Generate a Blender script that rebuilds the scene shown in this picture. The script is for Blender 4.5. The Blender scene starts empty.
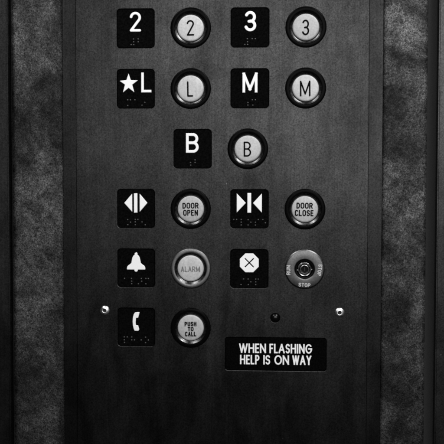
import bpy, bmesh, math, random
import numpy as np
from mathutils import Matrix, Vector

# ---------------------------------------------------------------- basics
# Drawing units: 1 unit = 0.86 mm on the panel. x right, y up, h = towards the viewer.
K = 0.00086
random.seed(7)
S = bpy.context.scene
COL = S.collection
PI = math.pi


def P(x, y, h=0.0):
    return Vector((x * K, -h * K, y * K))


def link(name, me, mat=None, parent=None, smooth=None):
    o = bpy.data.objects.new(name, me)
    COL.objects.link(o)
    if me is not None and mat is not None:
        me.materials.append(mat)
    if me is not None and smooth is not None:
        for p in me.polygons:
            p.use_smooth = True
        me.set_sharp_from_angle(angle=math.radians(smooth))
    if parent is not None:
        o.parent = parent
    return o


def place(o, x, y, h=0.0):
    o.location = P(x, y, h)
    return o


def mesh_from(verts, faces, recalc=True):
    me = bpy.data.meshes.new('mesh')
    me.from_pydata([P(*v) for v in verts], [], faces)
    me.validate()
    if recalc:
        bm = bmesh.new()
        bm.from_mesh(me)
        bmesh.ops.remove_doubles(bm, verts=bm.verts, dist=K * 1e-3)
        bmesh.ops.recalc_face_normals(bm, faces=bm.faces)
        bm.to_mesh(me)
        bm.free()
    return me


def lathe(profile, n=96, close=True):
    """profile: list of (r, h); r==0 closes with a fan."""
    verts, faces, rings = [], [], []
    for r, h in profile:
        if r == 0:
            rings.append([len(verts)])
            verts.append((0, 0, h))
        else:
            b = len(verts)
            for i in range(n):
                a = 2 * PI * i / n
                verts.append((r * math.cos(a), r * math.sin(a), h))
            rings.append(list(range(b, b + n)))
    for A, B in zip(rings, rings[1:]):
        for i in range(n):
            j = (i + 1) % n
            if len(A) == 1:
                faces.append((A[0], B[i], B[j]))
            elif len(B) == 1:
                faces.append((A[i], B[0], A[j]))
            else:
                faces.append((A[i], B[i], B[j], A[j]))
    return mesh_from(verts, faces)


def rrect(w, h, r, n=8, cx=0, cy=0):
    pts = []
    for k, (sx, sy) in enumerate(((1, 1), (-1, 1), (-1, -1), (1, -1))):
        for i in range(n + 1):
            a = k * PI / 2 + PI / 2 * i / n
            pts.append((cx + sx * (w / 2 - r) + r * math.cos(a), cy + sy * (h / 2 - r) + r * math.sin(a)))
    return pts


def loft_rr(levels, n=8):
    """levels: (w, h, r, height) from back to front, capped at the front."""
    verts, faces = [], []
    m = 4 * (n + 1)
    for w, h, r, z in levels:
        verts += [(x, y, z) for x, y in rrect(w, h, r, n)]
    for l in range(len(levels) - 1):
        for i in range(m):
            j = (i + 1) % m
            faces.append((l * m + i, l * m + j, (l + 1) * m + j, (l + 1) * m + i))
    faces.append(tuple((len(levels) - 1) * m + i for i in range(m)))
    return mesh_from(verts, faces)


def plate(outline, holes, depth, bev, x0=0, y0=0):
    """flat plate with bevelled outline and bevelled cut-outs; front face at h = 0."""
    cu = bpy.data.curves.new('plate', 'CURVE')
    cu.dimensions = '2D'
    cu.fill_mode = 'BOTH'
    cu.extrude = (depth / 2 - bev) * K
    cu.bevel_depth = bev * K
    cu.bevel_resolution = 2
    cu.offset = -bev * K
    for pts in [outline] + holes:
        sp = cu.splines.new('POLY')
        sp.points.add(len(pts) - 1)
        for p, (x, y) in zip(sp.points, pts):
            p.co = (x * K, y * K, 0, 1)
        sp.use_cyclic_u = True
    tmp = bpy.data.objects.new('plate_tmp', cu)
    COL.objects.link(tmp)
    dg = bpy.context.evaluated_depsgraph_get()
    me = bpy.data.meshes.new_from_object(tmp.evaluated_get(dg))
    bpy.data.objects.remove(tmp)
    bpy.data.curves.remove(cu)
    vs = [(v.co.x / K, v.co.y / K, v.co.z / K - depth / 2) for v in me.vertices]
    return mesh_from(vs, [tuple(p.vertices) for p in me.polygons])


# ---------------------------------------------------------------- lettering from distance fields
def d_seg(X, Y, p, q):
    px, py = p
    vx, vy = q[0] - px, q[1] - py
    L = vx * vx + vy * vy + 1e-12
    t = np.clip(((X - px) * vx + (Y - py) * vy) / L, 0, 1)
    return np.hypot(X - px - t * vx, Y - py - t * vy)


def d_poly(X, Y, pts):
    d = np.full(X.shape, 1e9)
    inside = np.zeros(X.shape, bool)
    n = len(pts)
    for i in range(n):
        a, b = pts[i], pts[(i + 1) % n]
        d = np.minimum(d, d_seg(X, Y, a, b))
        c = ((a[1] > Y) != (b[1] > Y))
        with np.errstate(divide='ignore', invalid='ignore'):
            xi = (b[0] - a[0]) * (Y - a[1]) / (b[1] - a[1] + 1e-15) + a[0]
        inside ^= c & (X < xi)
    return np.where(inside, -d, d)


def sdf_mesh(fn, box, step, top, bev, base=0.0, rotate=0.0, off=(0, 0)):
    """iso-contour the field into a raised flat-topped mesh with softened shoulders."""
    x0, y0, x1, y1 = box
    nx, ny = int((x1 - x0) / step) + 2, int((y1 - y0) / step) + 2
    xs, ys = x0 + np.arange(nx) * step, y0 + np.arange(ny) * step
    X, Y = np.meshgrid(xs, ys)
    F = fn(X, Y)
    F = np.where(np.abs(F) < 1e-6, 1e-6, F)
    verts, faces, idx, rim = [], [], {}, []
    cr, sr = math.cos(rotate), math.sin(rotate)

    def add(key, x, y, h):
        if key not in idx:
            idx[key] = len(verts)
            verts.append((x * cr - y * sr + off[0], x * sr + y * cr + off[1], h))
        return idx[key]

    def hgt(f):
        t = min(1.0, -f / bev) if bev > 0 else 1.0
        return base + (top - base) * (0.55 + 0.45 * math.sqrt(max(0.0, 1 - (1 - t) ** 2)))

    corners = ((0, 0), (0, 1), (1, 1), (1, 0))
    act = np.argwhere((F[:-1, :-1] < 0) | (F[1:, :-1] < 0) | (F[:-1, 1:] < 0) | (F[1:, 1:] < 0))
    for j, i in act:
        poly = []
        for c in range(4):
            dj, di = corners[c]
            ej, ei = corners[(c + 1) % 4]
            a = (j + dj, i + di)
            b = (j + ej, i + ei)
            fa, fb = F[a], F[b]
            if fa < 0:
                poly.append((add(a, xs[a[1]], ys[a[0]], hgt(fa)), False))
            if (fa < 0) != (fb < 0):
                t = fa / (fa - fb)
                key = ('e', min(a, b), max(a, b))
                poly.append((add(key, xs[a[1]] + (xs[b[1]] - xs[a[1]]) * t, ys[a[0]] + (ys[b[0]] - ys[a[0]]) * t, hgt(0)), True))
        if len(poly) < 3:
            continue
        faces.append(tuple(v for v, _ in poly))
        m = len(poly)
        for q in range(m):
            if poly[q][1] and poly[(q + 1) % m][1]:
                rim.append((poly[q][0], poly[(q + 1) % m][0]))
    low = {}
    for a, b in rim:
        for v in (a, b):
            if v not in low:
                low[v] = len(verts)
                verts.append((verts[v][0], verts[v][1], base - 0.1))
        faces.append((b, a, low[a], low[b]))
    return verts, faces


def arc(cx, cy, rx, ry, a0, a1, n=14):
    return [(cx + rx * math.cos(math.radians(a0 + (a1 - a0) * i / n)), cy + ry * math.sin(math.radians(a0 + (a1 - a0) * i / n))) for i in range(n + 1)]


def glyph(ch, w, h):
    """stroke centre lines of a letter inside the box 0..w x 0..h"""
    r = min(w / 2, h / 4)
    if ch == 'A': return [[(0, 0), (w / 2, h), (w, 0)], [(w * .17, h * .33), (w * .83, h * .33)]]
    if ch == 'B':
        q = h / 4
        return [[(w - q, h * .51), (0, h * .51), (0, h), (w - q * 1.05, h)] + arc(w - q * 1.05, h * .755, q * .95, h * .245, 90, -90),
                [(0, h * .51), (0, 0), (w - q, 0)] + arc(w - q, h * .255, q, h * .255, -90, 90)]
    if w > .62 * h and ch == 'O': return [arc(w / 2, h / 2, w / 2, h / 2, 0, 360, 32)]
    if w > .62 * h and ch == 'G': return [arc(w / 2, h / 2, w / 2, h / 2, 42, 360, 26) + [(w * .52, h * .5)]]
    if ch == 'C': return [arc(w / 2, h - w / 2, w / 2, w / 2, 25, 180) + arc(w / 2, w / 2, w / 2, w / 2, 180, 335)]
    if ch == 'D': return [[(0, 0), (0, h), (w * .4, h)] + arc(w * .4, h * .5, w * .6, h * .5, 90, -90) + [(0, 0)]]
    if ch == 'E': return [[(w, h), (0, h), (0, 0), (w, 0)], [(0, h * .52), (w * .85, h * .52)]]
    if ch == 'F': return [[(w, h), (0, h), (0, 0)], [(0, h * .52), (w * .85, h * .52)]]
    if ch == 'G': return [arc(w / 2, h - w / 2, w / 2, w / 2, 30, 180) + arc(w / 2, w / 2, w / 2, w / 2, 180, 360) + [(w, h * .46), (w * .55, h * .46)]]
    if ch == 'H': return [[(0, 0), (0, h)], [(w, 0), (w, h)], [(0, h * .52), (w, h * .52)]]
    if ch == 'I': return [[(w / 2, 0), (w / 2, h)]]
    if ch == 'L': return [[(0, h), (0, 0), (w, 0)]]
    if ch == 'M': return [[(0, 0), (0, h), (w / 2, h * .12), (w, h), (w, 0)]]
    if ch == 'N': return [[(0, 0), (0, h), (w, 0), (w, h)]]
    if ch == 'O': return [arc(w / 2, h - w / 2, w / 2, w / 2, 0, 180) + arc(w / 2, w / 2, w / 2, w / 2, 180, 360) + [(w, h - w / 2)]]
    if ch == 'P': return [[(0, 0), (0, h), (w * .5, h)] + arc(w * .5, h * .73, w * .5, h * .27, 90, -90) + [(0, h * .46)]]
    if ch == 'R': return [[(0, 0), (0, h), (w * .5, h)] + arc(w * .5, h * .74, w * .5, h * .26, 90, -90) + [(0, h * .48)], [(w * .5, h * .48), (w, 0)]]
    if ch == 'S':
        return [arc(w / 2, h * .745, w / 2, h * .255, 25, 255) + arc(w / 2, h * .255, w / 2, h * .255, 75, -155)]
    if ch == 'T': return [[(0, h), (w, h)], [(w / 2, h), (w / 2, 0)]]
    if ch == 'U': return [[(0, h), (0, w / 2)] + arc(w / 2, w / 2, w / 2, w / 2, 180, 360) + [(w, h)]]
    if ch == 'W': return [[(0, h), (w * .26, 0), (w / 2, h), (w * .74, 0), (w, h)]]
    if ch == 'Y': return [[(0, h), (w / 2, h * .45), (w, h)], [(w / 2, h * .45), (w / 2, 0)]]
    if ch == '2': return [arc(w / 2, h - w / 2, w / 2, w / 2, 172, -28) + [(0, 0), (w, 0)]]
    if ch == '3': return [arc(w / 2, h * .745, w * .46, h * .255, 155, -90) + [(w * .36, h * .49)], arc(w / 2, h * .255, w / 2, h * .255, 90, -160)]
    return []


WID = dict(M=1.3, W=1.45, I=0.0, A=1.08, L=.85, E=.85, F=.82, N=1.05, O=1.08, S=.95, P=.95, R=1.0, T=1.0, Y=1.05)


SIGNW = dict(M=1.3, W=1.75, I=0.0, A=1.3, L=.62, E=.66, F=.64, N=1.12, O=1.4, G=1.4, S=.78, P=.78, H=1.05, Y=1.15)


def text_field(lines, stroke, round_caps=True, wid=None):
    wid = wid or WID
    """lines: (text, cx, cy, total width, cap height). Returns (field, box)."""
    segs, xmin, xmax, ymin, ymax = [], 1e9, -1e9, 1e9, -1e9
    for text, cx, cy, tw, th in lines:
        hs = stroke / 2
        units = sum(wid.get(c, 1.0) if c != ' ' else .55 for c in text)
        gap = stroke * 1.0 + (th * .085)
        free = tw - stroke - gap * (len(text) - 1) if len(text) > 1 else tw - stroke
        u = free / max(units, .01)
        x = cx - tw / 2 + hs
        for c in text:
            w = u * (wid.get(c, 1.0) if c != ' ' else .55)
            for pl in glyph(c, w, th - stroke):
                pl = [(x + a, cy - th / 2 + hs + b) for a, b in pl]
                segs += [(pl[i], pl[i + 1], cy - th / 2, cy + th / 2) for i in range(len(pl) - 1)]
            x += w + gap
        xmin, xmax = min(xmin, cx - tw / 2), max(xmax, cx + tw / 2)
        ymin, ymax = min(ymin, cy - th / 2), max(ymax, cy + th / 2)

    def fn(X, Y):
        D = np.full(X.shape, 1e9)
        for p, q, lo, hi in segs:
            if round_caps:
                d = d_seg(X, Y, p, q) - stroke / 2
            else:
                L = math.hypot(q[0] - p[0], q[1] - p[1]) + 1e-9
                ex, ey = (q[0] - p[0]) / L * stroke / 2, (q[1] - p[1]) / L * stroke / 2
                if L < stroke * .8:
                    d = d_seg(X, Y, p, q) - stroke / 2
                else:
                    nx, ny = -ey, ex
                    a = (p[0] - ex, p[1] - ey)
                    b = (q[0] + ex, q[1] + ey)
                    d = d_poly(X, Y, [(a[0] + nx, a[1] + ny), (b[0] + nx, b[1] + ny), (b[0] - nx, b[1] - ny), (a[0] - nx, a[1] - ny)])
                d = np.maximum(d, np.maximum(lo - Y, Y - hi))
            D = np.minimum(D, d)
        return D
    m = stroke
    return fn, (xmin - m, ymin - m, xmax + m, ymax + m)


def text_mesh(lines, stroke, step, top, bev, base=0.0, round_caps=True, rotate=0.0, off=(0, 0), wid=None):
    fn, box = text_field(lines, stroke, round_caps, wid)
    return mesh_from(*sdf_mesh(fn, box, step, top, bev, base, rotate, off))


def union_mesh(polys, step, top, bev, base=0.0, rnd=0.25, cut=None):
    pts = [p for pl in polys for p in pl]
    box = (min(p[0] for p in pts) - 1, min(p[1] for p in pts) - 1, max(p[0] for p in pts) + 1, max(p[1] for p in pts) + 1)

    def fn(X, Y):
        D = np.full(X.shape, 1e9)
        for pl in polys:
            D = np.minimum(D, d_poly(X, Y, pl) - rnd)
        if cut is not None:
            D = np.maximum(D, -cut(X, Y))
        return D
    return mesh_from(*sdf_mesh(fn, box, step, top, bev, base))


# ---------------------------------------------------------------- materials
def mat(name, color=(.5, .5, .5), rough=.5, metal=0.0, spec=.5):
    m = bpy.data.materials.new(name)
    m.use_nodes = True
    nt = m.node_tree
    b = nt.nodes['Principled BSDF']
    b.inputs['Base Color'].default_value = (*color, 1)
    b.inputs['Roughness'].default_value = rough
    b.inputs['Metallic'].default_value = metal
    b.inputs['Specular IOR Level'].default_value = spec
    return m, nt, b


def coords(nt, scale=(1, 1, 1), turn=(0, 0, 0)):
    tc = nt.nodes.new('ShaderNodeNewGeometry')
    mp = nt.nodes.new('ShaderNodeMapping')
    mp.inputs['Scale'].default_value = scale
    mp.inputs['Rotation'].default_value = turn
    nt.links.new(tc.outputs['Position'], mp.inputs['Vector'])
    return mp.outputs['Vector']


def noise(nt, vec, scale, detail=2, rough=.5, dist=0):
    n = nt.nodes.new('ShaderNodeTexNoise')
    n.inputs['Scale'].default_value = scale
    n.inputs['Detail'].default_value = detail
    n.inputs['Roughness'].default_value = rough
    n.inputs['Distortion'].default_value = dist
    nt.links.new(vec, n.inputs['Vector'])
    return n.outputs['Fac']


def remap(nt, v, a, b, lo, hi):
    r = nt.nodes.new('ShaderNodeMapRange')
    r.inputs['From Min'].default_value = a
    r.inputs['From Max'].default_value = b
    r.inputs['To Min'].default_value = lo
    r.inputs['To Max'].default_value = hi
    nt.links.new(v, r.inputs['Value'])
    return r.outputs['Result']


def mth(nt, op, a, b):
    n = nt.nodes.new('ShaderNodeMath')
    n.operation = op
    for i, v in enumerate((a, b)):
        if isinstance(v, (int, float)):
            n.inputs[i].default_value = v
        else:
            nt.links.new(v, n.inputs[i])
    return n.outputs[0]


def grey(nt, v, sock):
    c = nt.nodes.new('ShaderNodeCombineColor')
    for i in range(3):
        nt.links.new(v, c.inputs[i])
    nt.links.new(c.outputs[0], sock)


def bump(nt, h, strength, dist, b):
    n = nt.nodes.new('ShaderNodeBump')
    n.inputs['Strength'].default_value = strength
    n.inputs['Distance'].default_value = dist
    nt.links.new(h, n.inputs['Height'])
    nt.links.new(n.outputs['Normal'], b.inputs['Normal'])


def brushed(name, base, rough, metal=1.0, grain=.22, smudge=.25):
    """dark brushed steel: vertical brushing, fine speckle, rubbed and greasy patches"""
    m, nt, b = mat(name, (base,) * 3, rough, metal)
    v = coords(nt, turn=(.5, .7, .4))
    vs = coords(nt, (1, 1, .02))
    vm = coords(nt, (1, 1, .35))
    g1 = remap(nt, noise(nt, v, 800, 3, .8), .3, .7, 1 - grain, 1 + grain)
    g2 = remap(nt, noise(nt, vs, 750, 2, .6), .3, .7, 1 - grain * .22, 1 + grain * .22)
    g5 = remap(nt, noise(nt, v, 38, 3, .5, .4), .55, .72, 1, .72)
    g3 = remap(nt, noise(nt, vm, 24, 4, .6, .6), .3, .7, 1 - smudge, 1 + smudge)
    g4 = remap(nt, noise(nt, v, 75, 3, .6, .3), .3, .7, 1 - smudge * .35, 1 + smudge * .35)
    c = mth(nt, 'MULTIPLY', mth(nt, 'MULTIPLY', g1, g2), mth(nt, 'MULTIPLY', mth(nt, 'MULTIPLY', g3, g5), g4))
    vo = nt.nodes.new('ShaderNodeTexVoronoi')          # stray dust specks
    vo.inputs['Scale'].default_value = 75
    nt.links.new(v, vo.inputs['Vector'])
    near = mth(nt, 'LESS_THAN', vo.outputs['Distance'], .034)
    sx = nt.nodes.new('ShaderNodeSeparateColor')
    nt.links.new(vo.outputs['Color'], sx.inputs[0])
    speck = mth(nt, 'MULTIPLY', mth(nt, 'MULTIPLY', near, mth(nt, 'GREATER_THAN', sx.outputs[0], .84)), .08)
    grey(nt, mth(nt, 'ADD', mth(nt, 'MULTIPLY', c, base), speck), b.inputs['Base Color'])
    rr = remap(nt, noise(nt, vm, 38, 4, .6, .8), .3, .7, rough - .05, rough + .07)
    nt.links.new(rr, b.inputs['Roughness'])
    hh = mth(nt, 'ADD', mth(nt, 'MULTIPLY', noise(nt, vs, 900, 2, .6), .25), noise(nt, v, 500, 2, .7))
    bump(nt, hh, .35, .00006, b)
    return m


STEEL = brushed('dark_brushed_steel', .0245, .33, grain=.58, smudge=.3)
STEEL2 = brushed('dark_trim_steel', .019, .36, grain=.5)
POST = brushed('dark_post_steel', .03, .34, grain=.5)
RINGM = brushed('satin_ring_steel', .125, .4, grain=.2, smudge=.12)
COLLAR = brushed('satin_collar_steel', .10, .37, grain=.2, smudge=.12)


def speckled(name, base, rough, spec=.4, amp=.35, scale=700, bst=.2):
    m, nt, b = mat(name, (base,) * 3, rough, 0, spec)
    v = coords(nt)
    g = remap(nt, noise(nt, v, scale, 3, .7), .25, .75, 1 - amp, 1 + amp)
    grey(nt, mth(nt, 'MULTIPLY', g, base), b.inputs['Base Color'])
    bump(nt, noise(nt, v, scale * .8, 2, .6), bst, .00005, b)
    return m


PLAQUE = speckled('black_plaque_plastic', .0022, .5, .003, .9)
SIGNBK = speckled('black_sign_plastic', .0018, .5, .003, .9)
WHITE = speckled('white_paint', .74, .45, .4, .04, 900, .1)
DOTS = speckled('glint_lightened_plastic', .032, .35, .5, .4)  # plaque black lightened: grey glints on the dots put into the colour
BLACKRING = speckled('black_ring_enamel', .0015, .28, .02, .4)
INK = speckled('black_engraving', .002, .6, .02, .3)
INKWORN = speckled('worn_grey_engraving', .12, .6, .3, .35)
PALE = speckled('pale_engraving', .4, .5, .3, .2)
BLACKIN = speckled('black_lock_metal', .002, .35, .06, .3)
LENS = speckled('black_lamp_lens', .002, .2, .25, .3, bst=.05)
GAP, _, _ = mat('dark_gap', (.016,) * 3, .7, 0, .2)


def cap_mat():
    m, nt, b = mat('satin_button_cap', (.5,) * 3, .5, .0, .25)
    v = coords(nt)
    vs = coords(nt, (1, 1, .12))
    g = remap(nt, noise(nt, v, 620, 3, .75), .3, .7, .84, 1.16)
    g2 = remap(nt, noise(nt, v, 60, 3, .6, .5), .3, .7, .95, 1.05)
    oi = nt.nodes.new('ShaderNodeObjectInfo')
    g3 = mth(nt, 'MULTIPLY', remap(nt, noise(nt, vs, 500, 2, .6), .3, .7, .94, 1.06), remap(nt, oi.outputs['Random'], 0, 1, .9, 1.1))
    grey(nt, mth(nt, 'MULTIPLY', mth(nt, 'MULTIPLY', mth(nt, 'MULTIPLY', g, g2), g3), .38), b.inputs['Base Color'])
    b.inputs['Metallic'].default_value = .2
    bump(nt, noise(nt, v, 600, 2, .6), .15, .00004, b)
    return m


CAP = cap_mat()


def chrome(name, c, rough, bst=.25):
    m, nt, b = mat(name, (c,) * 3, rough, 1.0)
    v = coords(nt)
    nt.links.new(remap(nt, noise(nt, v, 260, 4, .7), .3, .7, rough * .6, rough * 1.6), b.inputs['Roughness'])
    bump(nt, noise(nt, v, 160, 3, .6), bst, .0002, b)
    return m


WELL = chrome('tarnished_well_metal', .07, .27, .8)
SCREW = chrome('polished_screw_steel', .95, .3, .08)
LOCKCHROME = chrome('worn_lock_chrome', .3, .28, .08)


def pile_mat():
    """mottled, tightly grained wall covering"""
    m, nt, b = mat('mottled_wall_covering', (.06,) * 3, .48, .8, .4)
    v = coords(nt)
    vd = coords(nt, (1.15, 1, .9), (.4, .6, .3))
    fine = noise(nt, vd, 900, 3, .85, .4)
    vein = noise(nt, v, 430, 3, .75, 1.2)
    mid = noise(nt, v, 80, 4, .65, .7)
    big = noise(nt, v, 17, 4, .6, .6)
    a = remap(nt, fine, .35, .65, .1, 2.0)
    c = remap(nt, vein, .35, .65, .3, 1.7)
    d = remap(nt, mid, .35, .65, .6, 1.4)
    e = remap(nt, big, .4, .6, .35, 1.6)
    t = mth(nt, 'MULTIPLY', mth(nt, 'MULTIPLY', a, c), mth(nt, 'MULTIPLY', d, e))
    grey(nt, mth(nt, 'MULTIPLY', t, .034), b.inputs['Base Color'])
    bump(nt, mth(nt, 'ADD', fine, mth(nt, 'MULTIPLY', vein, 1.2)), .6, .0003, b)
    return m


PILE = pile_mat()

# ---------------------------------------------------------------- the wall around the panel
TOPY, BOTY = 330.0, -330.0


def box_mesh(x0, x1, y0, y1, h0, h1, bev=0.0, seg=2):
    bm = bmesh.new()
    bmesh.ops.create_cube(bm, size=1)
    for v in bm.verts:
        v.co = P(x0 + (v.co.x + .5) * (x1 - x0), y0 + (v.co.y + .5) * (y1 - y0), h0 + (v.co.z + .5) * (h1 - h0))
    if bev:
        bmesh.ops.bevel(bm, geom=list(bm.edges), offset=bev * K, segments=seg, affect='EDGES', clamp_overlap=True)
    bmesh.ops.recalc_face_normals(bm, faces=bm.faces)
    me = bpy.data.meshes.new('mesh')
    bm.to_mesh(me)
    bm.free()
    return me


w = link('wall', box_mesh(-330, 330, BOTY - 4, TOPY + 4, -40, -12), GAP)
w['kind'] = 'structure'


def relief_sheet(x0, x1, h, amp, back):
    """wall covering with slightly uneven, softly rolled edges"""
    nx, ny = 26, 260
    verts, faces = [], []
    rng = np.random.RandomState(int(abs(x0)))
    ph = rng.rand(6) * 6
    for j in range(ny + 1):
        y = BOTY + (TOPY - BOTY) * j / ny
        for i in range(nx + 1):
            u = i / nx
            x = x0 + (x1 - x0) * u
            e = min(u, 1 - u) * (x1 - x0)
            z = h - 1.2 * math.exp(-e / .9)
            z += amp * (math.sin(x * .21 + y * .05 + ph[0]) + math.sin(y * .11 - x * .13 + ph[1]) + .6 * math.sin(y * .31 + x * .4 + ph[2]))
            verts.append((x, y, z))
    W_ = nx + 1
    for j in range(ny):
        for i in range(nx):
            faces.append((j * W_ + i, j * W_ + i + 1, (j + 1) * W_ + i + 1, (j + 1) * W_ + i))
    n0 = len(verts)
    for j in range(ny + 1):
        for i in (0, nx):
            x, y, z = verts[j * W_ + i]
            verts.append((x, y, back))
    for j in range(ny):
        a, b = n0 + 2 * j, n0 + 2 * j + 2
        faces.append((j * W_, (j + 1) * W_, b, a))
        faces.append((j * W_ + nx, a + 1, b + 1, (j + 1) * W_ + nx))
        faces.append((a, b, b + 1, a + 1))
    return mesh_from(verts, faces)


def tag(o, label=None, cat=None, group=None):
    if label: o['label'] = label
    if cat: o['category'] = cat
    if group: o['group'] = group
    return o


o = link('wall_covering', relief_sheet(-214.3, -162.0, -7.5, .12, -11.9), PILE, smooth=40)
tag(o, 'mottled dark grey grained wall strip left of the control panel', 'wall covering', 'grained wall strips beside the control panel')
o = link('wall_covering', relief_sheet(159.4, 202.8, -3.2, .12, -11.9), PILE, smooth=40)
tag(o, 'lighter mottled grey grained wall strip right of the control panel', 'wall covering', 'grained wall strips beside the control panel')
o = link('metal_post', box_mesh(-330, -215.6, BOTY, TOPY, -11.9, 1.0, 1.2), POST, smooth=30)
tag(o, 'dark metal post at the left edge beyond the grained wall strip', 'metal post', 'metal posts at the edges')
o = link('metal_post', box_mesh(213.0, 330, BOTY, TOPY, -11.9, 0.0, 1.2), POST, smooth=30)
tag(o, 'dark metal post at the right edge beyond the lighter grained strip', 'metal post', 'metal posts at the edges')

# ---------------------------------------------------------------- the control panel
panel = bpy.data.objects.new('elevator_control_panel', None)
COL.objects.link(panel)
panel.location = P(0, 0, 0)
panel.empty_display_size = .05
tag(panel, 'dark brushed metal elevator control panel with round buttons and black braille plaques', 'control panel')

A0, BX, RB = -86.3, 55.2, 59.88        # plaque column, button offset, row pitch
YROW = [193.3 - RB * i for i in range(6)]
COLX = [A0, A0 + 114.0]
plaques = [(COLX[0], YROW[0]), (COLX[1], YROW[0]), (COLX[0], YROW[1]), (COLX[1], YROW[1]), (A0 + 57, YROW[2]),
           (COLX[0], YROW[3]), (COLX[1], YROW[3]), (COLX[0], YROW[4]), (COLX[1], YROW[4]), (COLX[0], YROW[5])]
buttons = [(x + BX, y) for x, y in plaques]
SIGN = (54.4, -132.0, 100.4, 32.6)
IND = (53.8, -95.4)


def circ(x, y, r, n=72):
    return [(x + r * math.cos(2 * PI * i / n), y + r * math.sin(2 * PI * i / n)) for i in range(n)]


holes = [rrect(37.5, 38.5, 3.4, 8, x, y) for x, y in plaques]
holes += [circ(x, y, 18.2) for x, y in buttons]
holes += [rrect(SIGN[2] + .5, SIGN[3] + .5, 2.6, 6, SIGN[0], SIGN[1]), circ(IND[0], IND[1], 4.5, 40)]
fp = plate([(-146.9, BOTY), (145.4, BOTY), (145.4, TOPY), (-146.9, TOPY)], holes, 3.0, .7)
link('face_plate', fp, STEEL, panel)
link('back_box', box_mesh(-139, 139, BOTY + 2, TOPY - 2, -11.85, -9.0), GAP, panel)
fl = link('side_flange', box_mesh(-160.2, -144.5, BOTY, TOPY, -11.8, -1.5, .6), STEEL2, panel, smooth=30)
fr = link('side_flange', box_mesh(143.0, 158.8, BOTY, TOPY, -11.8, -1.6, .6), STEEL2, panel, smooth=30)

# ---- plaques
plaque_me = loft_rr([(36.9, 37.9, 3.2, -2.6), (36.9, 37.9, 3.2, -.75), (36.5, 37.5, 3.0, -.45)])
PF = -.45
Z = 9.87


def star_pts():
    pts = [(155, 80), (176, 143), (245, 146), (190, 188), (210, 260), (155, 218), (100, 262), (120, 187), (68, 150), (134, 143)]
    return [((x - 225) / Z, (228 - y) / Z) for x, y in pts]


def zp(pts, c):
    return [((x - c[0]) / Z, (c[1] - y) / Z) for x, y in pts]


RAISE = PF + .75


def sym_text(ch, cx, cy, w_, h_, st, rc=True):
    return text_mesh([(ch, cx, cy, w_, h_)], st, .2, RAISE, .5, PF - .02, rc)


def sym_starL():
    v1, f1 = sdf_mesh(lambda X, Y: d_poly(X, Y, star_pts()) - .1, (-17, -5, 3, 16), .2, RAISE, .5, PF - .02)
    fn, box = text_field([('L', 10.7, 6.2, 10.2, 19.8)], 2.6, False)
    v2, f2 = sdf_mesh(fn, box, .2, RAISE, .5, PF - .02)
    n = len(v1)
    return mesh_from(v1 + v2, f1 + [tuple(i + n for i in f) for f in f2])


def sym_bell():
    c = (225, 222)
    right = [(229, 66), (237, 74), (238, 90), (252, 102), (261, 120), (266, 145), (271, 172), (284, 185), (303, 197), (314, 212), (316, 232), (312, 236),
             (243, 236), (238, 252), (225, 259)]
    left = [(450 - x, y) for x, y in reversed(right)]
    left = [(x, y) for x, y in left if not (x == 225)]
    left[-1] = (222, 70)
    return union_mesh([zp(right + left, c)], .2, RAISE, .5, PF - .02, .15)


def sym_phone():
    c = (229, 222)
    body = [(262, 72), (256, 97), (247, 127), (226, 130), (224, 150), (222, 178), (225, 203), (247, 205), (252, 222), (258, 243), (250, 258),
            (214, 258), (205, 240), (197, 205), (194, 165), (197, 125), (206, 92), (218, 76), (240, 72)]
    return union_mesh([zp(body, c)], .2, RAISE, .5, PF - .02, .1)


def sym_octagon():
    R_ = 9.35 / math.cos(PI / 8)
    oc = [(R_ * math.cos(PI / 8 + i * PI / 4), 5.95 + R_ * math.sin(PI / 8 + i * PI / 4)) for i in range(8)]

    def cut(X, Y):
        return np.minimum(d_seg(X, Y, (-4.1, 1.9), (4.1, 10.1)), d_seg(X, Y, (-4.1, 10.1), (4.1, 1.9))) - .55
    return union_mesh([oc], .16, RAISE, .4, PF - .02, .1, cut)


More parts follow.
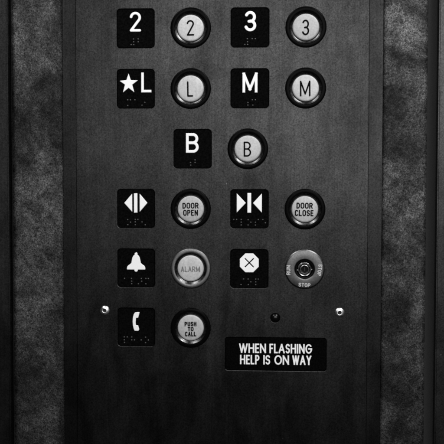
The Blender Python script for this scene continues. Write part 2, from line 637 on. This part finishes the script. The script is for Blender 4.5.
c_open, c_close = (225, 227), (223.5, 230)
SYM = [
    lambda: sym_text('2', -.1, 6.5, 11.2, 19.6, 2.55),
    lambda: sym_text('3', .3, 6.1, 11.9, 20.0, 2.9),
    sym_starL,
    lambda: sym_text('M', .2, 5.6, 14.9, 19.8, 2.7, False),
    lambda: sym_text('B', -.2, 5.8, 12.8, 19.6, 2.8, False),
    lambda: union_mesh([zp([(109, 171), (187, 80), (187, 258)], c_open), zp([(206, 77), (239, 75), (239, 266), (206, 268)], c_open), zp([(263, 80), (339, 170), (263, 258)], c_open)], .2, RAISE, .5, PF - .02, .05),
    lambda: union_mesh([zp([(99, 78), (187, 171), (99, 265)], c_close), zp([(204, 73), (240, 73), (240, 267), (204, 267)], c_close), zp([(345, 78), (259, 172), (345, 265)], c_close)], .2, RAISE, .5, PF - .02, .05),
    sym_bell, sym_octagon, sym_phone]
BRL = [
    ((224, 236), [(203, 340), (250, 340), (205, 368), (250, 368), (180, 395), (205, 395)]),
    ((228, 220), [(203, 330), (250, 330), (280, 330), (205, 360), (178, 385), (205, 385)]),
    ((225, 228), [(145, 337), (172, 337), (217, 337), (315, 362), (145, 392), (287, 390)]),
    ((225, 227), [(250, 340), (280, 340), (207, 367), (207, 392), (255, 392)]),
    ((223, 218), [(248, 328), (203, 353), (248, 353), (205, 380)]),
    ((225, 227), [(142, 337), (217, 335), (243, 335), (170, 363), (217, 360), (285, 360), (143, 388), (217, 388), (317, 388)]),
    ((223, 230), [(68, 335), (97, 335), (142, 335), (210, 337), (310, 335), (355, 335), (142, 362), (237, 362), (282, 362), (380, 367), (142, 390), (210, 390), (282, 390)]),
    ((225, 222), [(108, 327), (178, 327), (277, 327), (322, 327), (347, 327), (180, 355), (280, 355), (180, 380), (247, 380), (322, 380)]),
    ((219, 227), [(163, 330), (208, 330), (283, 330), (308, 330), (235, 358), (283, 358), (138, 385), (210, 385), (283, 385)]),
    ((229, 222), [(108, 323), (138, 323), (183, 323), (322, 323), (108, 352), (183, 352), (210, 352), (278, 352), (350, 352), (110, 378), (322, 378)])]
PLAB = ['black braille plaque with a raised white 2', 'black braille plaque with a raised white 3', 'black braille plaque with a white star and L',
        'black braille plaque with a raised white M', 'black braille plaque with a raised white B', 'black braille plaque with outward pointing white door arrows',
        'black braille plaque with inward pointing white door arrows', 'black braille plaque with a white bell', 'black braille plaque with a white octagon and cross',
        'black braille plaque with a white telephone receiver']


def braille_mesh(c, pts):
    verts, faces = [], []
    n = 12
    prof = [(.78, -.1), (.78, .12), (.66, .38), (.4, .56), (0, .62)]
    for x, y in pts:
        ox, oy = (x - c[0]) / Z, (c[1] - y) / Z
        b = len(verts)
        for r, h in prof[:-1]:
            verts += [(ox + r * math.cos(2 * PI * i / n), oy + r * math.sin(2 * PI * i / n), PF + h) for i in range(n)]
        verts.append((ox, oy, PF + prof[-1][1]))
        for l in range(3):
            for i in range(n):
                j = (i + 1) % n
                faces.append((b + l * n + i, b + l * n + j, b + (l + 1) * n + j, b + (l + 1) * n + i))
        for i in range(n):
            faces.append((b + 3 * n + i, b + 3 * n + (i + 1) % n, b + 4 * n))
    return mesh_from(verts, faces)


for k, (x, y) in enumerate(plaques):
    pl = link('tactile_plaque', plaque_me if k else plaque_me, None if k else PLAQUE, panel)
    if k == 0:
        for p in plaque_me.polygons:
            p.use_smooth = False
    place(pl, x, y)
    pl['label'] = PLAB[k]
    link('raised_symbol', SYM[k](), WHITE, pl, smooth=50)
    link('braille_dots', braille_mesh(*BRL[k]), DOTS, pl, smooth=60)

# ---- buttons
ring_me = lathe([(15.9, -1.0), (15.95, .7), (16.15, 1.0), (16.6, 1.15), (19.0, 1.1), (19.9, .75), (20.3, .1), (20.3, -.02), (18.1, -.05), (18.1, -3.5)])
well_me = lathe([(16.0, .75), (15.7, .55), (15.2, .15), (14.5, -.3), (13.75, -.6), (13.55, -1.0), (13.5, -7.0), (12.0, -7.0)])
cap_me = lathe([(0, .55), (6, .5), (11.5, .3), (12.5, .12), (13.0, -.25), (13.15, -.8), (13.15, -7.2)])
BTX = [
    ([('2', -.2, .1, 7.4, 15.4)], 1.6, INK),
    ([('3', -.4, -.4, 7.2, 15.3)], 1.6, INK),
    ([('L', -.5, -.4, 6.0, 15.3)], 1.55, INK),
    ([('M', -.4, -.5, 10.4, 15.4)], 1.5, INK),
    ([('B', -.4, -.4, 7.5, 15.0)], 1.55, INK),
    ([('DOOR', -.2, 3.3, 16.2, 6.0), ('OPEN', -.2, -3.8, 14.9, 6.0)], 1.15, INK),
    ([('DOOR', -.3, 3.6, 16.2, 6.0), ('CLOSE', -.6, -3.7, 18.6, 6.1)], 1.15, INK),
    ([('ALARM', -.2, -.7, 19.2, 5.7)], .85, INKWORN),
    None,
    ([('PUSH', -.1, 4.0, 12.0, 4.7), ('TO', 0, -1.1, 6.0, 4.3), ('CALL', -.1, -6.1, 11.2, 4.7)], 1.0, INK)]
BLAB = ['round button engraved 2 in a black ring', 'round button engraved 3 in a black ring', 'round button engraved L in a black ring',
        'round button engraved M in a black ring', 'round button engraved B in a black ring', 'round button engraved DOOR OPEN',
        'round button engraved DOOR CLOSE', 'round ALARM button in a bare metal ring', '', 'round button engraved PUSH TO CALL']
first = True
for k, (x, y) in enumerate(buttons):
    if BTX[k] is None:
        continue
    alarm = k == 7
    rm = ring_me.copy() if alarm else ring_me
    b = link('push_button', rm, (RINGM if alarm else (BLACKRING if first else None)), panel)
    if alarm:
        rm.materials.clear()
        rm.materials.append(RINGM)
    for p in rm.polygons:
        p.use_smooth = True
    if first or alarm:
        rm.set_sharp_from_angle(angle=math.radians(55))
    place(b, x, y)
    b['label'] = BLAB[k]
    wl = link('button_well', well_me, WELL if first else None, b, smooth=50 if first else None)
    cp = link('button_cap', cap_me, CAP if first else None, b, smooth=50 if first else None)
    first = False
    # caps sit a hair off centre and turned a little, as on the real thing
    ox, oy = random.uniform(-.12, .12), random.uniform(-.12, .12)
    cp.location = P(ox, oy, random.uniform(-.15, .1))
    lines, st, im = BTX[k]
    lt = link('lettering', text_mesh(lines, st, .13, .62, 0, .3, True), im, b)
    lt.location = P(ox, oy, -.0)
    lt.rotation_euler = (0, math.radians(random.uniform(-1.2, 1.2)), 0)

# ---- key switch
kx, ky = buttons[8]
ks = link('key_switch', lathe([(9.4, -4.0), (9.4, -.2), (9.7, .8), (10.2, 1.15), (10.8, 1.2), (18.2, 1.2), (18.5, 1.12), (19.6, .5), (19.8, .3), (19.85, -.02), (18.1, -.06), (18.1, -3.5)]), COLLAR, panel, smooth=40)
place(ks, kx, ky)
ks['label'] = 'round key switch with a grey RUN STOP collar'
link('lock_barrel', lathe([(9.5, .2), (8.9, .9), (8.2, .8), (7.4, -.6), (6.9, -1.6), (6.9, -5.0)]), BLACKIN, ks, smooth=45)
link('lock_rim', lathe([(7.1, -.6), (6.9, .45), (6.6, .62), (6.3, .45), (5.3, -.55), (5.2, -3.5)]), LOCKCHROME, ks, smooth=50)
link('lock_core', lathe([(4.75, -3.5), (4.7, -.7), (4.5, -.4), (3.9, .3), (3.75, .35), (3.6, .1), (3.1, -1.2)], 72), LOCKCHROME, ks, smooth=50)
link('key_plug', lathe([(0, -.9), (3.15, -.9)], 48), BLACKIN, ks)
link('keyway', box_mesh(-.5, .5, -2.2, 2.0, -1.2, -.7), GAP, ks)
link('lock_well', lathe([(0, -3.6), (4.6, -3.6)], 48), GAP, ks)
link('keyway_tab', box_mesh(-7.8, -6.2, -1.2, -.2, -1.0, 1.2, .25), LOCKCHROME, ks, smooth=30)
link('keyway_tab', box_mesh(6.3, 7.4, -.6, .3, -1.0, 1.2, .25), LOCKCHROME, ks, smooth=30)
T = 1.24
for txt, wl_, ang, ox, oy in (('RUN', 9.6, 90, -16.1, -.9), ('STOP', 11.6, -97, 14.9, -.6), ('STOP', 11.8, -3, -.1, -15.6)):
    link('lettering', text_mesh([(txt, 0, 0, wl_, 3.9)], .78, .12, T, 0, T - .2, True, math.radians(ang), (ox, oy)), PALE, ks)

# ---- screws
scr_me = lathe([(4.9, -.1), (4.85, .3), (4.6, .75), (4.0, 1.3), (3.2, 1.75), (2.4, 2.05), (2.15, 2.1), (1.95, 2.0), (1.9, 1.6), (1.9, .5), (0, .3)], 64)
for i, (x, y) in enumerate([(-118.2, -89.3), (117.8, -89.3)]):
    s = link('screw', scr_me, SCREW if i == 0 else None, panel, smooth=40 if i == 0 else None)
    place(s, x, y)
    s.rotation_euler = (0, .7 * i, 0)
    s['label'] = 'polished domed screw near the left edge' if i == 0 else 'polished domed screw near the right edge'
    link('socket', lathe([(1.91, .9), (0, .8)], 24), GAP, s)

# ---- indicator lamp, unlit
ind = link('indicator_lamp', lathe([(4.4, -2.5), (4.3, -.1), (4.0, .55), (3.4, 1.1), (2.6, 1.5), (1.6, 1.8), (.8, 1.92), (0, 1.95)], 48), LENS, panel, smooth=50)
place(ind, *IND)
ind['label'] = 'small unlit black indicator lamp above the sign'

# ---- sign
sg = link('instruction_sign', loft_rr([(SIGN[2], SIGN[3], 2.5, -2.5), (SIGN[2], SIGN[3], 2.5, -.5), (SIGN[2] - .5, SIGN[3] - .5, 2.3, -.25)]), SIGNBK, panel)
place(sg, SIGN[0], SIGN[1])
sg['label'] = 'black sign reading WHEN FLASHING HELP IS ON WAY'
link('lettering', text_mesh([('WHEN', -23.2, 5.8, 27.0, 9.5), ('FLASHING', 15.1, 5.8, 42.6, 9.5), ('HELP', -26.0, -5.7, 19.4, 9.5), ('IS', -8.9, -5.7, 6.8, 9.5),
                            ('ON', 6.1, -5.7, 14.6, 9.5), ('WAY', 26.2, -5.7, 19.0, 9.5)], 1.38, .14, -.1, 0, -.4, False, wid=SIGNW), WHITE, sg)

# ---------------------------------------------------------------- lamps
def area(name, loc, target, sx, sy, power):
    L = bpy.data.lights.new(name, 'AREA')
    L.shape = 'RECTANGLE'
    L.size, L.size_y = sx, sy
    L.energy = power
    o = bpy.data.objects.new(name, L)
    COL.objects.link(o)
    o.location = loc
    o.rotation_euler = (Vector(target) - Vector(loc)).to_track_quat('-Z', 'Z').to_euler()
    return o


area('ceiling_lamp', (.66, -.68, 1.05), (.02, -.03, 0), .42, .42, 17)
area('ceiling_lamp', (-.58, -.68, 1.05), (-.02, -.03, 0), .40, .40, 9.5)
area('front_fill', (.28, -2.3, .60), (0, 0, 0.1), 1.55, 1.2, 32)  # added soft fill behind the camera, placed for the panel's reflections

wd = bpy.data.worlds.new('World')
S.world = wd
wd.use_nodes = True
wd.node_tree.nodes['Background'].inputs['Color'].default_value = (.02, .02, .02, 1)
wd.node_tree.nodes['Background'].inputs['Strength'].default_value = .5

# ---------------------------------------------------------------- camera (solved from the photograph)
M = np.array([[0.9985616687090215, -0.0015387051245798812, 0.053593154148585974],
              [0.003723847400672924, 0.9991646014742515, -0.04069683183414588],
              [-0.05348576208292266, 0.040837869035245215, 0.9977332016661914]])
t = np.array([-0.33365975401798353, 0.5847151698434419, 872.0])
C = -M.T @ t


def cv(v):   # x right, y down, z away -> Blender
    return Vector((v[0], v[2], -v[1]))


cam_d = bpy.data.cameras.new('camera')
cam = bpy.data.objects.new('camera', cam_d)
COL.objects.link(cam)
r, u, f = cv(M[0]), cv(-M[1]), cv(M[2])
cam.matrix_world = Matrix.Translation(cv(C) * K) @ Matrix((r, u, -f)).transposed().to_4x4()
cam_d.sensor_width = 36
cam_d.lens = 872.0 / 444.0 * 36
cam_d.clip_start = .01
cam_d.clip_end = 50
S.camera = cam

S.view_settings.view_transform = 'Standard'
S.view_settings.look = 'None'
S.view_settings.exposure = 0
S.view_settings.gamma = 1
S.render.engine = 'CYCLES'
S.cycles.use_denoising = False
S.cycles.pixel_filter_type = 'BLACKMAN_HARRIS'
S.cycles.filter_width = 2.3
